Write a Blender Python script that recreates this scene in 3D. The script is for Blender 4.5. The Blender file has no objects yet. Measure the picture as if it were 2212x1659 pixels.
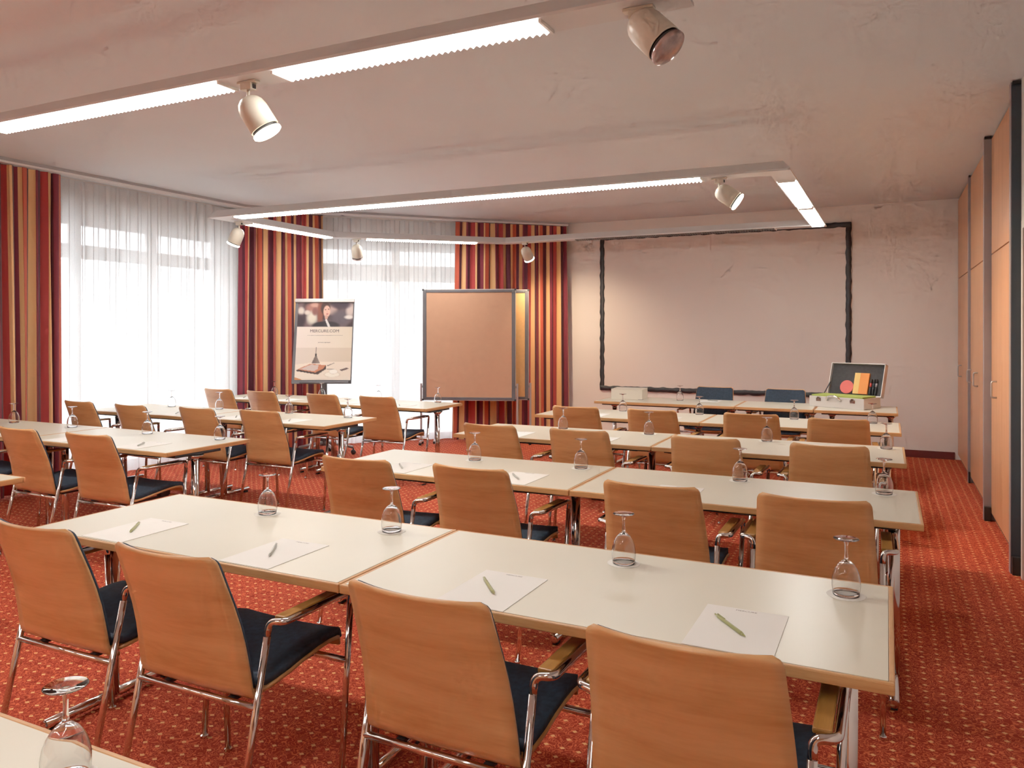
import bpy, math, random
from mathutils import Vector, Matrix
random.seed(7)
PI = math.pi
S = bpy.context.scene
COL = S.collection

# ------------------------------------------------------------------ materials
def srgb(r, g, b):
    f = lambda c: (c/255/12.92) if c/255 <= 0.04045 else ((c/255+0.055)/1.055)**2.4
    return (f(r), f(g), f(b), 1)

def new_mat(name):
    m = bpy.data.materials.new(name); m.use_nodes = True
    nt = m.node_tree
    return m, nt, nt.nodes['Principled BSDF']

def N(nt, t, **kw):
    n = nt.nodes.new(t)
    for k, v in kw.items():
        if k in n.bl_rna.properties: setattr(n, k, v)
        else: n.inputs[k].default_value = v
    return n

def ramp(nt, stops, interp='LINEAR'):
    r = nt.nodes.new('ShaderNodeValToRGB'); cr = r.color_ramp; cr.interpolation = interp
    while len(cr.elements) > 1: cr.elements.remove(cr.elements[-1])
    cr.elements[0].position = stops[0][0]; cr.elements[0].color = stops[0][1]
    for p, c in stops[1:]:
        e = cr.elements.new(p); e.color = c
    return r

def plain(name, c, rough=0.5, metal=0.0, vary=0.06, scale=6.0, bump=0.0, spec=0.5):
    m, nt, b = new_mat(name)
    tc = N(nt, 'ShaderNodeTexCoord'); no = N(nt, 'ShaderNodeTexNoise', Scale=scale, Detail=4.0)
    nt.links.new(tc.outputs['Object'], no.inputs['Vector'])
    lo = tuple(max(0, x*(1-vary)) for x in c[:3])+(1,); hi = tuple(min(1, x*(1+vary)) for x in c[:3])+(1,)
    r = ramp(nt, [(0.3, lo), (0.7, hi)])
    nt.links.new(no.outputs['Fac'], r.inputs['Fac']); nt.links.new(r.outputs['Color'], b.inputs['Base Color'])
    b.inputs['Roughness'].default_value = rough; b.inputs['Metallic'].default_value = metal
    b.inputs['Specular IOR Level'].default_value = spec
    if bump:
        bp = N(nt, 'ShaderNodeBump', Strength=bump, Distance=0.002)
        n2 = N(nt, 'ShaderNodeTexNoise', Scale=scale*40, Detail=2.0)
        nt.links.new(tc.outputs['Object'], n2.inputs['Vector'])
        nt.links.new(n2.outputs['Fac'], bp.inputs['Height']); nt.links.new(bp.outputs['Normal'], b.inputs['Normal'])
    return m

def wood(name, dark, light, axis=(1.2, 14, 14), scale=3.0, rough=0.35):
    m, nt, b = new_mat(name)
    tc = N(nt, 'ShaderNodeTexCoord'); oi = N(nt, 'ShaderNodeObjectInfo')
    mp = N(nt, 'ShaderNodeMapping'); mp.inputs['Scale'].default_value = axis
    add = N(nt, 'ShaderNodeVectorMath', operation='ADD')
    mul = N(nt, 'ShaderNodeVectorMath', operation='SCALE'); mul.inputs['Scale'].default_value = 0.37
    nt.links.new(oi.outputs['Location'], mul.inputs[0])
    nt.links.new(tc.outputs['Object'], add.inputs[0]); nt.links.new(mul.outputs[0], add.inputs[1])
    nt.links.new(add.outputs[0], mp.inputs['Vector'])
    n1 = N(nt, 'ShaderNodeTexNoise', Scale=scale, Detail=6.0, Distortion=0.6)
    n2 = N(nt, 'ShaderNodeTexNoise', Scale=scale*9, Detail=3.0)
    nt.links.new(mp.outputs['Vector'], n1.inputs['Vector']); nt.links.new(mp.outputs['Vector'], n2.inputs['Vector'])
    mx = N(nt, 'ShaderNodeMath', operation='MULTIPLY_ADD'); mx.inputs[1].default_value = 0.35
    nt.links.new(n2.outputs['Fac'], mx.inputs[0]); nt.links.new(n1.outputs['Fac'], mx.inputs[2])
    r = ramp(nt, [(0.45, dark), (0.62, tuple((a+c)/2 for a, c in zip(dark, light))), (0.85, light)])
    nt.links.new(mx.outputs[0], r.inputs['Fac']); nt.links.new(r.outputs['Color'], b.inputs['Base Color'])
    b.inputs['Roughness'].default_value = rough
    return m

def emit(name, c, s):
    m, nt, b = new_mat(name)
    b.inputs['Base Color'].default_value = (0.8, 0.8, 0.8, 1)
    b.inputs['Emission Color'].default_value = c; b.inputs['Emission Strength'].default_value = s
    return m

M = {}
M['wall'] = plain('wall_paint', (0.86, 0.785, 0.73, 1), 0.9, vary=0.02, scale=2, bump=0.05)
M['ceiling'] = plain('ceiling_paint', (0.74, 0.765, 0.785, 1), 0.95, vary=0.02, scale=1.2)
M['white'] = plain('white_paint', (0.78, 0.73, 0.68, 1), 0.5, vary=0.02)
M['lamp_white'] = plain('luminaire_white', (0.70, 0.69, 0.69, 1), 0.45, vary=0.015)
M['rail_grey'] = plain('rail_grey', (0.42, 0.41, 0.43, 1), 0.5)
M['lit_rail_white'] = plain('lit_rail_white', (0.90, 0.90, 0.90, 1), 0.4, vary=0.01)  # rail white lightened to hold the window light falling on it
M['spot_cream'] = plain('spot_cream', (0.66, 0.60, 0.50, 1), 0.35, vary=0.015)
M['laminate'] = plain('cream_laminate', (0.735, 0.68, 0.55, 1), 0.32, vary=0.02, scale=3, spec=0.6)
M['beech_edge'] = wood('beech_edge', (0.52, 0.23, 0.075, 1), (0.66, 0.34, 0.13, 1), (1.5, 1.5, 20), 3, 0.4)
M['beech'] = wood('beech_veneer', (0.56, 0.25, 0.080, 1), (0.74, 0.385, 0.155, 1), (1.0, 1.0, 9), 1.6, 0.32)
M['arm_wood'] = wood('armrest_beech', (0.40, 0.16, 0.03, 1), (0.52, 0.24, 0.06, 1), (14, 1.2, 14), 3, 0.3)
M['door_wood'] = wood('cabinet_beech', (0.60, 0.255, 0.11, 1), (0.70, 0.33, 0.16, 1), (6, 6, 0.6), 2.2, 0.4)
M['navy'] = plain('navy_fabric', (0.026, 0.042, 0.068, 1), 0.85, vary=0.25, scale=60, bump=0.3, spec=0.25)
M['chrome'] = plain('chrome', (0.66, 0.64, 0.63, 1), 0.09, 1.0, vary=0.01)
M['dark_metal'] = plain('dark_metal', (0.035, 0.03, 0.032, 1), 0.45, 0.4)
M['black'] = plain('black_plastic', (0.012, 0.012, 0.014, 1), 0.5)
M['black_vinyl'] = plain('black_vinyl', (0.018, 0.02, 0.026, 1), 0.45, vary=0.3, scale=14, bump=0.5)
M['grey_post'] = plain('mauve_grey_lacquer', (0.30, 0.26, 0.28, 1), 0.4)
M['navy_post'] = plain('dark_blue_lacquer', (0.03, 0.05, 0.075, 1), 0.4)
M['alu'] = plain('anodised_aluminium', (0.52, 0.50, 0.50, 1), 0.35, 0.7)
M['grey_frame'] = plain('grey_board_frame', (0.13, 0.13, 0.145, 1), 0.45, 0.3)
M['cork'] = plain('brown_pin_felt', (0.60, 0.325, 0.20, 1), 0.95, vary=0.02, scale=12, bump=0.06)
M['cork_yellow'] = plain('yellow_pin_felt', (0.76, 0.42, 0.16, 1), 0.95, vary=0.05, scale=30, bump=0.3)
M['screen'] = plain('projection_fabric', (0.80, 0.72, 0.67, 1), 0.9, vary=0.01, scale=2)
M['paper'] = plain('note_paper', (0.90, 0.87, 0.83, 1), 0.8, vary=0.01)
M['doily'] = plain('doily_paper', (0.93, 0.90, 0.84, 1), 0.9, vary=0.02, bump=0.2, scale=10)
M['ink'] = plain('grey_ink', (0.22, 0.17, 0.16, 1), 0.7)
M['ink_dark'] = plain('dark_ink', (0.07, 0.05, 0.06, 1), 0.7)
M['pen_green'] = plain('olive_pen', (0.30, 0.30, 0.10, 1), 0.35)
M['pen_grey'] = plain('grey_pen', (0.38, 0.38, 0.33, 1), 0.3, 0.3)
M['skirting'] = plain('dark_red_skirting', (0.11, 0.012, 0.012, 1), 0.5)
M['case_alu'] = plain('case_aluminium', (0.78, 0.75, 0.73, 1), 0.32, 0.35, vary=0.03)
M['foam'] = plain('charcoal_foam', (0.045, 0.043, 0.046, 1), 0.9, vary=0.2, scale=40)
M['card_green'] = plain('lime_card', (0.42, 0.52, 0.10, 1), 0.8)
M['card_orange'] = plain('orange_card', (0.95, 0.31, 0.08, 1), 0.8)
M['card_yellow'] = plain('yellow_card', (0.95, 0.60, 0.20, 1), 0.8)
M['card_pink'] = plain('coral_card', (0.90, 0.17, 0.15, 1), 0.8)
M['red_band'] = plain('red_label', (0.6, 0.06, 0.05, 1), 0.5)
M['box_white'] = plain('cream_box_card', (0.80, 0.72, 0.60, 1), 0.7, vary=0.01)
M['brown_door'] = plain('door_brown', (0.30, 0.17, 0.12, 1), 0.5)
M['panel'] = emit('luminous_louvre', (1.0, 0.955, 0.87, 1), 20.0)
M['louvre_off'] = plain('unlit_louvre', (0.09, 0.075, 0.07, 1), 0.4, 0.2)
M['lens_on'] = emit('lamp_glass_lit', (1.0, 0.86, 0.66, 1), 6.0)
M['lens_off'] = plain('lamp_glass_unlit', (0.42, 0.30, 0.29, 1), 0.15, 0.4, vary=0.4, scale=25)

def solid_glass():
    m, nt, b = new_mat('solid_glass')
    b.inputs['Transmission Weight'].default_value = 1.0; b.inputs['Roughness'].default_value = 0.0; b.inputs['IOR'].default_value = 1.45
    tc = N(nt, 'ShaderNodeTexCoord'); no = N(nt, 'ShaderNodeTexNoise', Scale=5.0)
    nt.links.new(tc.outputs['Object'], no.inputs['Vector'])
    r = ramp(nt, [(0, (0.97, 0.97, 0.97, 1)), (1, (1, 1, 1, 1))])
    nt.links.new(no.outputs['Fac'], r.inputs['Fac']); nt.links.new(r.outputs['Color'], b.inputs['Base Color'])
    return m
M['solid_glass'] = solid_glass()

def pane_mat():
    m = bpy.data.materials.new('window_glass'); m.use_nodes = True; nt = m.node_tree; nt.nodes.clear()
    o = N(nt, 'ShaderNodeOutputMaterial'); mix = N(nt, 'ShaderNodeMixShader'); tr = N(nt, 'ShaderNodeBsdfTransparent')
    gl = N(nt, 'ShaderNodeBsdfGlossy', Roughness=0.02); fr = N(nt, 'ShaderNodeFresnel', IOR=1.45)
    nt.links.new(fr.outputs[0], mix.inputs[0]); nt.links.new(tr.outputs[0], mix.inputs[1]); nt.links.new(gl.outputs[0], mix.inputs[2])
    nt.links.new(mix.outputs[0], o.inputs['Surface'])
    return m
M['pane'] = pane_mat()

def sheer_mat():
    m = bpy.data.materials.new('sheer_voile'); m.use_nodes = True; nt = m.node_tree; nt.nodes.clear()
    o = N(nt, 'ShaderNodeOutputMaterial')
    tc = N(nt, 'ShaderNodeTexCoord'); no = N(nt, 'ShaderNodeTexNoise', Scale=220.0, Detail=1.0)
    nt.links.new(tc.outputs['Object'], no.inputs['Vector'])
    mr = N(nt, 'ShaderNodeMapRange'); mr.inputs['From Min'].default_value = 0.3; mr.inputs['From Max'].default_value = 0.7
    mr.inputs['To Min'].default_value = 0.10; mr.inputs['To Max'].default_value = 0.22
    nt.links.new(no.outputs['Fac'], mr.inputs['Value'])
    tl = N(nt, 'ShaderNodeBsdfTranslucent', Color=(0.92, 0.92, 0.93, 1)); df = N(nt, 'ShaderNodeBsdfDiffuse', Color=(0.86, 0.85, 0.85, 1))
    m1 = N(nt, 'ShaderNodeMixShader'); m1.inputs[0].default_value = 0.36
    tr = N(nt, 'ShaderNodeBsdfTransparent'); m2 = N(nt, 'ShaderNodeMixShader')
    nt.links.new(tl.outputs[0], m1.inputs[1]); nt.links.new(df.outputs[0], m1.inputs[2])
    nt.links.new(mr.outputs[0], m2.inputs[0]); nt.links.new(m1.outputs[0], m2.inputs[1]); nt.links.new(tr.outputs[0], m2.inputs[2])
    nt.links.new(m2.outputs[0], o.inputs['Surface'])
    return m
M['sheer'] = sheer_mat()

def drape_mat():
    m, nt, b = new_mat('striped_drape_cloth')
    uv = N(nt, 'ShaderNodeUVMap'); uv.uv_map = 'UVMap'
    sx = N(nt, 'ShaderNodeSeparateXYZ'); nt.links.new(uv.outputs[0], sx.inputs[0])
    fr = N(nt, 'ShaderNodeMath', operation='FRACT'); nt.links.new(sx.outputs['X'], fr.inputs[0])
    red, dk, gold, plum, rust = (0.47, 0.045, 0.045, 1), (0.085, 0.012, 0.026, 1), (0.86, 0.48, 0.21, 1), (0.22, 0.026, 0.046, 1), (0.56, 0.085, 0.045, 1)
    st = [(0, red), (.15, gold), (.27, dk), (.36, plum), (.44, gold), (.49, rust), (.63, dk), (.71, gold), (.84, plum), (.93, dk)]
    r = ramp(nt, st, 'CONSTANT'); nt.links.new(fr.outputs[0], r.inputs['Fac'])
    nt.links.new(r.outputs['Color'], b.inputs['Base Color'])
    b.inputs['Roughness'].default_value = 0.75; b.inputs['Specular IOR Level'].default_value = 0.25
    b.inputs['Sheen Weight'].default_value = 0.2
    return m
M['drape'] = drape_mat()

def carpet_mat():
    m, nt, b = new_mat('red_carpet')
    L = nt.links.new
    tc = N(nt, 'ShaderNodeTexCoord')
    # vermicelli figure
    nd = N(nt, 'ShaderNodeTexNoise', Scale=38.0, Detail=0.5, Distortion=1.0); L(tc.outputs['Object'], nd.inputs['Vector'])
    s1 = N(nt, 'ShaderNodeMath', operation='MULTIPLY'); s1.inputs[1].default_value = 5.0; L(nd.outputs['Fac'], s1.inputs[0])
    f1 = N(nt, 'ShaderNodeMath', operation='PINGPONG'); f1.inputs[1].default_value = 0.5; L(s1.outputs[0], f1.inputs[0])
    base = ramp(nt, [(0.0, (0.78, 0.16, 0.065, 1)), (0.25, (0.62, 0.095, 0.040, 1)), (0.52, (0.36, 0.036, 0.020, 1)), (1, (0.33, 0.030, 0.017, 1))])
    mul = N(nt, 'ShaderNodeMath', operation='MULTIPLY'); mul.inputs[1].default_value = 2.0; L(f1.outputs[0], mul.inputs[0])
    L(mul.outputs[0], base.inputs['Fac'])
    # square lattice of cream dots, 62.5 mm apart
    sp = N(nt, 'ShaderNodeSeparateXYZ'); L(tc.outputs['Object'], sp.inputs[0])
    def cell(out, ph):
        a = N(nt, 'ShaderNodeMath', operation='MULTIPLY_ADD'); a.inputs[1].default_value = 16.13; a.inputs[2].default_value = ph; L(out, a.inputs[0])
        f = N(nt, 'ShaderNodeMath', operation='FRACT'); L(a.outputs[0], f.inputs[0])
        c = N(nt, 'ShaderNodeMath', operation='SUBTRACT'); c.inputs[1].default_value = 0.5; L(f.outputs[0], c.inputs[0])
        ab = N(nt, 'ShaderNodeMath', operation='ABSOLUTE'); L(c.outputs[0], ab.inputs[0])
        return ab.outputs[0]
    cx = cell(sp.outputs['X'], 0.2); cyy = cell(sp.outputs['Y'], 0.62)
    sm = N(nt, 'ShaderNodeMath', operation='ADD'); L(cx, sm.inputs[0])
    q = N(nt, 'ShaderNodeMath', operation='MULTIPLY'); q.inputs[1].default_value = 1.25; L(cyy, q.inputs[0]); L(q.outputs[0], sm.inputs[1])
    wob = N(nt, 'ShaderNodeTexNoise', Scale=90.0); L(tc.outputs['Object'], wob.inputs['Vector'])
    w2 = N(nt, 'ShaderNodeMath', operation='MULTIPLY_ADD'); w2.inputs[1].default_value = 0.10; L(wob.outputs['Fac'], w2.inputs[0]); L(sm.outputs[0], w2.inputs[2])
    dot = N(nt, 'ShaderNodeMapRange'); dot.inputs['From Min'].default_value = 0.21; dot.inputs['From Max'].default_value = 0.245
    dot.inputs['To Min'].default_value = 1; dot.inputs['To Max'].default_value = 0; L(w2.outputs[0], dot.inputs['Value'])
    mix = N(nt, 'ShaderNodeMix', data_type='RGBA'); L(dot.outputs[0], mix.inputs['Factor'])
    L(base.outputs['Color'], mix.inputs['A']); mix.inputs['B'].default_value = (0.86, 0.42, 0.17, 1)
    L(mix.outputs['Result'], b.inputs['Base Color'])
    b.inputs['Roughness'].default_value = 1.0; b.inputs['Specular IOR Level'].default_value = 0.1
    fz = N(nt, 'ShaderNodeTexNoise', Scale=400.0, Detail=2.0); L(tc.outputs['Object'], fz.inputs['Vector'])
    bp = N(nt, 'ShaderNodeBump', Strength=0.5, Distance=0.003); L(fz.outputs['Fac'], bp.inputs['Height']); L(bp.outputs[0], b.inputs['Normal'])
    return m
M['carpet'] = carpet_mat()

def vcol_mat():
    m, nt, b = new_mat('printed_poster')
    a = N(nt, 'ShaderNodeVertexColor'); a.layer_name = 'Col'
    nt.links.new(a.outputs['Color'], b.inputs['Base Color']); b.inputs['Roughness'].default_value = 0.6
    return m
M['poster'] = vcol_mat()

# ------------------------------------------------------------------ mesh helpers
def fillet(path, r, n=6):
    P = [Vector(p) for p in path]; out = [P[0]]
    for i in range(1, len(P)-1):
        a = (P[i-1]-P[i]); c = (P[i+1]-P[i]); d = min(r, a.length*0.49, c.length*0.49)
        p0 = P[i]+a.normalized()*d; p1 = P[i]+c.normalized()*d
        for k in range(n+1):
            t = k/n; out.append(p0*(1-t)**2+P[i]*2*t*(1-t)+p1*t*t)
    out.append(P[-1]); return out

class MB:
    def __init__(self): self.v = []; self.f = []
    def add(self, v, f):
        o = len(self.v); self.v += [tuple(x) for x in v]; self.f += [tuple(i+o for i in q) for q in f]; return self
    def box(self, x0, x1, y0, y1, z0, z1):
        return self.add([(x0, y0, z0), (x1, y0, z0), (x1, y1, z0), (x0, y1, z0), (x0, y0, z1), (x1, y0, z1), (x1, y1, z1), (x0, y1, z1)],
                        [(3, 2, 1, 0), (4, 5, 6, 7), (0, 1, 5, 4), (1, 2, 6, 5), (2, 3, 7, 6), (3, 0, 4, 7)])
    def tube(self, path, r, n=12, scale2=1.0):
        P = [Vector(p) for p in path]; rings = []; up = None
        for i, p in enumerate(P):
            t = (P[min(i+1, len(P)-1)]-P[max(i-1, 0)]).normalized()
            if up is None:
                up = Vector((0, 0, 1)) if abs(t.z) < 0.9 else Vector((1, 0, 0))
            s = t.cross(up).normalized(); up = s.cross(t).normalized()
            rings.append([p+s*math.cos(2*PI*k/n)*r+up*math.sin(2*PI*k/n)*r*scale2 for k in range(n)])
        v = [q for g in rings for q in g]; f = []
        for i in range(len(P)-1):
            for k in range(n):
                k2 = (k+1) % n; f.append((i*n+k2, i*n+k, (i+1)*n+k, (i+1)*n+k2))
        f.append(tuple(range(n))); f.append(tuple(reversed([(len(P)-1)*n+k for k in range(n)])))
        return self.add(v, f)
    def lathe(self, prof, n=32, c=(0, 0, 0), closed=False):
        v = []; f = []; m = len(prof)
        for k in range(n):
            a = 2*PI*k/n
            for r, z in prof: v.append((c[0]+r*math.cos(a), c[1]+r*math.sin(a), c[2]+z))
        rng = m if closed else m-1
        for k in range(n):
            k2 = (k+1) % n
            for i in range(rng):
                j = (i+1) % m; f.append((k*m+i, k2*m+i, k2*m+j, k*m+j))
        if not closed:
            f.append(tuple(k*m for k in reversed(range(n)))); f.append(tuple(k*m+m-1 for k in range(n)))
        return self.add(v, f)
    def prism(self, pts, z0, z1):
        n = len(pts)
        return self.add([(x, y, z0) for x, y in pts]+[(x, y, z1) for x, y in pts],
                        [tuple(reversed(range(n))), tuple(range(n, 2*n))]+[(i, (i+1) % n, n+(i+1) % n, n+i) for i in range(n)])
    def slab(self, G, th):
        """closed solid from a grid of points, thickened by th along its normal"""
        a, b = len(G), len(G[0]); G = [[Vector(p) for p in r] for r in G]
        O = []
        for i in range(a):
            row = []
            for j in range(b):
                du = G[min(i+1, a-1)][j]-G[max(i-1, 0)][j]; dv = G[i][min(j+1, b-1)]-G[i][max(j-1, 0)]
                nn = dv.cross(du)
                if nn.length > 1e-9: nn.normalize()
                row.append(G[i][j]+nn*th)
            O.append(row)
        v = [p for r in G for p in r]+[p for r in O for p in r]; K = a*b; f = []
        for i in range(a-1):
            for j in range(b-1):
                q = (i*b+j, i*b+j+1, (i+1)*b+j+1, (i+1)*b+j)
                f.append(q); f.append(tuple(K+x for x in reversed(q)))
        loop = [(0, j) for j in range(b)]+[(i, b-1) for i in range(1, a)]+[(a-1, j) for j in range(b-2, -1, -1)]+[(i, 0) for i in range(a-2, 0, -1)]
        for k in range(len(loop)):
            p, q = loop[k], loop[(k+1) % len(loop)]; A = p[0]*b+p[1]; B = q[0]*b+q[1]
            f.append((B, A, K+A, K+B))
        return self.add(v, f)
    def xf(self, mat):
        self.v = [tuple(mat @ Vector(p)) for p in self.v]; return self
    def build(self, name, mat, parent=None, smooth=False, bevel=0, subsurf=0):
        me = bpy.data.meshes.new(name); me.from_pydata(self.v, [], self.f); me.update()
        if smooth:
            for p in me.polygons: p.use_smooth = len(p.vertices) <= 4
        import bmesh
        bm = bmesh.new(); bm.from_mesh(me); bmesh.ops.recalc_face_normals(bm, faces=bm.faces); bm.to_mesh(me); bm.free()
        o = bpy.data.objects.new(name, me); COL.objects.link(o)
        if mat is not None: me.materials.append(M[mat] if isinstance(mat, str) else mat)
        if parent is not None: o.parent = parent
        if bevel:
            b = o.modifiers.new('b', 'BEVEL'); b.width = bevel; b.segments = 2; b.limit_method = 'ANGLE'
        return o

def tag(o, label, cat, group=None, kind=None):
    o['label'] = label; o['category'] = cat
    if group: o['group'] = group
    o['kind'] = kind or 'thing'
    return o

def thing(name, label, cat, loc=(0, 0, 0), rz=0, group=None):
    o = bpy.data.objects.new(name, None); o.empty_display_size = 0.05; COL.objects.link(o)
    o.location = loc; o.rotation_euler = (0, 0, rz)
    return tag(o, label, cat, group)

def struct(o):
    o['kind'] = 'structure'; return o

KIDS = {}
def kids(o): return [c for c in bpy.data.objects if c.parent == o]
def dup(root, loc, rz, label, group=None):
    r = root.copy(); COL.objects.link(r); r.location = loc; r.rotation_euler = (0, 0, rz); r['label'] = label
    if group: r['group'] = group
    if root.name not in KIDS: KIDS[root.name] = [(c, kids(c)) for c in kids(root)]
    for c, gs in KIDS[root.name]:
        d = c.copy(); COL.objects.link(d); d.parent = r
        for g in gs:
            e = g.copy(); COL.objects.link(e); e.parent = d
    return r

ORD = ['first', 'second', 'third', 'fourth', 'fifth', 'sixth']

# ------------------------------------------------------------------ room shell
X0, X1, Y0, Y1, H = -7.30, 0.73, -1.6, 10.20, 3.0
# corner points of the plan, with the slanted window wall
PC = (X0, 7.23); PD = (-4.383, Y1)
floor = MB().add([(X0-.3, Y0-.3, 0), (1.6, Y0-.3, 0), (1.6, Y1+.3, 0), (PD[0]-.1, Y1+.3, 0), (X0-.3, PC[1]+.1, 0)], [(0, 1, 2, 3, 4)])
struct(floor.build('floor', 'carpet'))
struct(MB().prism([(X0-.3, Y0-.3), (1.6, Y0-.3), (1.6, Y1+.3), (PD[0]-.1, Y1+.3), (X0-.3, PC[1]+.1)], H, H+.12).build('ceiling', 'ceiling'))
struct(MB().box(PD[0], 1.6, Y1, Y1+.2, 0, H).build('wall_back', 'wall'))
struct(MB().box(X0-.3, 1.6, Y0-.2, Y0, 0, H).build('wall_front', 'door_wood'))
WY0, WY1, WZ = 4.15, 6.95, 2.62
struct(MB().box(X0-.2, X0, Y0, WY0, 0, H).box(X0-.2, X0, WY1, PC[1]+.05, 0, H).box(X0-.2, X0, WY0, WY1, WZ, H).build('wall_left', 'wall'))
# slanted wall, local axis along the wall
ang = math.atan2(PD[1]-PC[1], PD[0]-PC[0]); LD = math.hypot(PD[0]-PC[0], PD[1]-PC[1])
RD = Matrix.Translation((PC[0], PC[1], 0)) @ Matrix.Rotation(ang, 4, 'Z')
DW0, DW1 = 0.95, 3.0
struct(MB().box(0, DW0, 0, .2, 0, H).box(DW1, LD, 0, .2, 0, H).box(DW0, DW1, 0, .2, WZ, H).xf(RD).build('wall_bay', 'wall'))
# wall to the right: cupboards fill it from y 5.55 on; nearer it is a white wall with a door
struct(MB().box(X1, X1+.2, Y0, 4.55, 0, H).box(X1, X1+.2, 5.49, 5.545, 0, H).box(X1, X1+.2, 4.55, 5.49, 2.14, H).build('wall_right', 'white'))
d = struct(MB().box(X1+.06, X1+.10, 4.60, 5.44, 0, 2.09).build('door_1', 'brown_door', bevel=.003))
MB().box(X1-.008, X1+.12, 4.551, 4.60, 0, 2.139).box(X1-.008, X1+.12, 5.44, 5.489, 0, 2.139).box(X1-.008, X1+.12, 4.60, 5.44, 2.09, 2.139).build('door_frame', 'white', d)
MB().tube(fillet([(X1+.06, 4.70, 1.05), (X1+.01, 4.70, 1.05), (X1+.01, 4.82, 1.05)], .015), .009).build('door_handle', 'chrome', d, smooth=True)
struct(MB().box(PD[0]+.06, X1-.03, Y1-.018, Y1, 0, .085).build('baseboard_back', 'skirting', bevel=.003))
struct(MB().box(X1+.6, X1+.8, 5.545, Y1, 0, H).build('wall_right_recess', 'wall'))

# windows -------------------------------------------------------------------
def window(name, w, z1, mulls, trans, mat4):
    fr = MB().box(0, .06, 0, .07, 0, z1).box(w-.06, w, 0, .07, 0, z1).box(.06, w-.06, 0, .07, 0, .08).box(.06, w-.06, 0, .07, z1-.06, z1)
    fr.xf(mat4); o = struct(fr.build(name, 'white', bevel=0))
    xs = [.06]+mulls+[w-.06]
    for m in mulls: MB().box(m-.05, m+.05, 0, .075, .08, z1-.06).xf(mat4).build('mullion', 'white', o)
    for i in range(len(xs)-1):
        a = xs[i]+(.05 if i else 0); b = xs[i+1]-(.05 if i < len(xs)-2 else 0)
        MB().box(a, b, 0, .07, trans[0], trans[1]).xf(mat4).build('transom', 'white', o)
        MB().box(a, b, .03, .036, .08, trans[0]).xf(mat4).build('pane', 'pane', o)
        MB().box(a, b, .03, .036, trans[1], z1-.06).xf(mat4).build('pane', 'pane', o)
    return o
WM = Matrix.Translation((X0-.10, WY0, 0)) @ Matrix.Rotation(PI/2, 4, 'Z')
window('window_1', WY1-WY0, WZ, [0.95, 1.86], (2.22, 2.36), WM)
WM2 = RD @ Matrix.Translation((DW0, .08, 0))
window('window_2', DW1-DW0, WZ, [1.02], (2.15, 2.37), WM2)

# ------------------------------------------------------------------ curtains
TR = [(-7.03, 0.5), (-7.03, 6.95), (-6.52, 7.80), (-6.27, 7.92), (-5.24, 9.03), (-4.08, 10.14)]
TS = [0]
for a, b in zip(TR, TR[1:]): TS.append(TS[-1]+math.hypot(b[0]-a[0], b[1]-a[1]))
def tr_at(s):
    for i in range(len(TR)-1):
        if s <= TS[i+1] or i == len(TR)-2:
            t = (s-TS[i])/(TS[i+1]-TS[i]); a, b = TR[i], TR[i+1]
            p = Vector((a[0]+(b[0]-a[0])*t, a[1]+(b[1]-a[1])*t)); dd = Vector((b[0]-a[0], b[1]-a[1])).normalized()
            return p, Vector((dd.y, -dd.x))       # point, normal into the room
def tr_smooth(s):
    p, n = tr_at(s); n = (tr_at(s-.12)[1]+tr_at(s+.12)[1]+n).normalized(); return p, n
def s_of_y(y): return y-0.5

def cloth(name, s0, s1, off, amp, lam, mat, ztop, zbot, full, spread=0.0, seed=1, parent=None, uvp=0.80, over=.11, gather=0.45):
    rnd = random.Random(seed); n = int((s1-s0)/0.011)+1; nz = 14
    ph = [rnd.uniform(-1.0, 1.0) for _ in range(400)]
    V, F, UV = [], [], []
    acc = 0
    for i in range(n+1):
        t = i/n
        s = s0+(s1-s0)*t
        for k in range(nz+1):
            zz = k/nz; z = zbot+(ztop-zbot)*zz
            g = 1-gather*zz**3                                   # folds tighten under the heading tape
            c = s/lam; ki = int(c); fr = c-ki; w = ph[ki % 400]*(1-fr)+ph[(ki+1) % 400]*fr
            w2 = ph[(ki*3+7) % 400]*(1-fr)+ph[((ki+1)*3+7) % 400]*fr
            dn = amp*g*(math.sin(2*PI*c+w*2.2)*(.75+.35*w2)+0.35*w2*(1-zz))
            sh = over*lam*math.sin(4*PI*c+w*2)*(.35+.65*zz if mat == 'sheer' else 1)+amp*(1-zz)*(0.25*math.cos(2*PI*c+w*2)+.5*w2)
            ss = s+(t-0.5)*spread*(1-zz)+sh*(1 if 0 < i < n else 0)
            p, nn = tr_smooth(ss)
            q = p+nn*(off+dn)
            V.append((q.x, q.y, z))
        UV.append(s*full/uvp+0.05*seed)
    for i in range(n):
        for k in range(nz):
            F.append((i*(nz+1)+k, (i+1)*(nz+1)+k, (i+1)*(nz+1)+k+1, i*(nz+1)+k+1))
    me = bpy.data.meshes.new(name); me.from_pydata(V, [], F); me.update()
    uv = me.uv_layers.new(name='UVMap')
    for p in me.polygons:
        p.use_smooth = True
        for li, vi in zip(p.loop_indices, p.vertices): uv.data[li].uv = (UV[vi//(nz+1)], (vi % (nz+1))/nz)
    o = bpy.data.objects.new(name, me); COL.objects.link(o); me.materials.append(M[mat])
    if parent is not None: o.parent = parent
    return o

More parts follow.
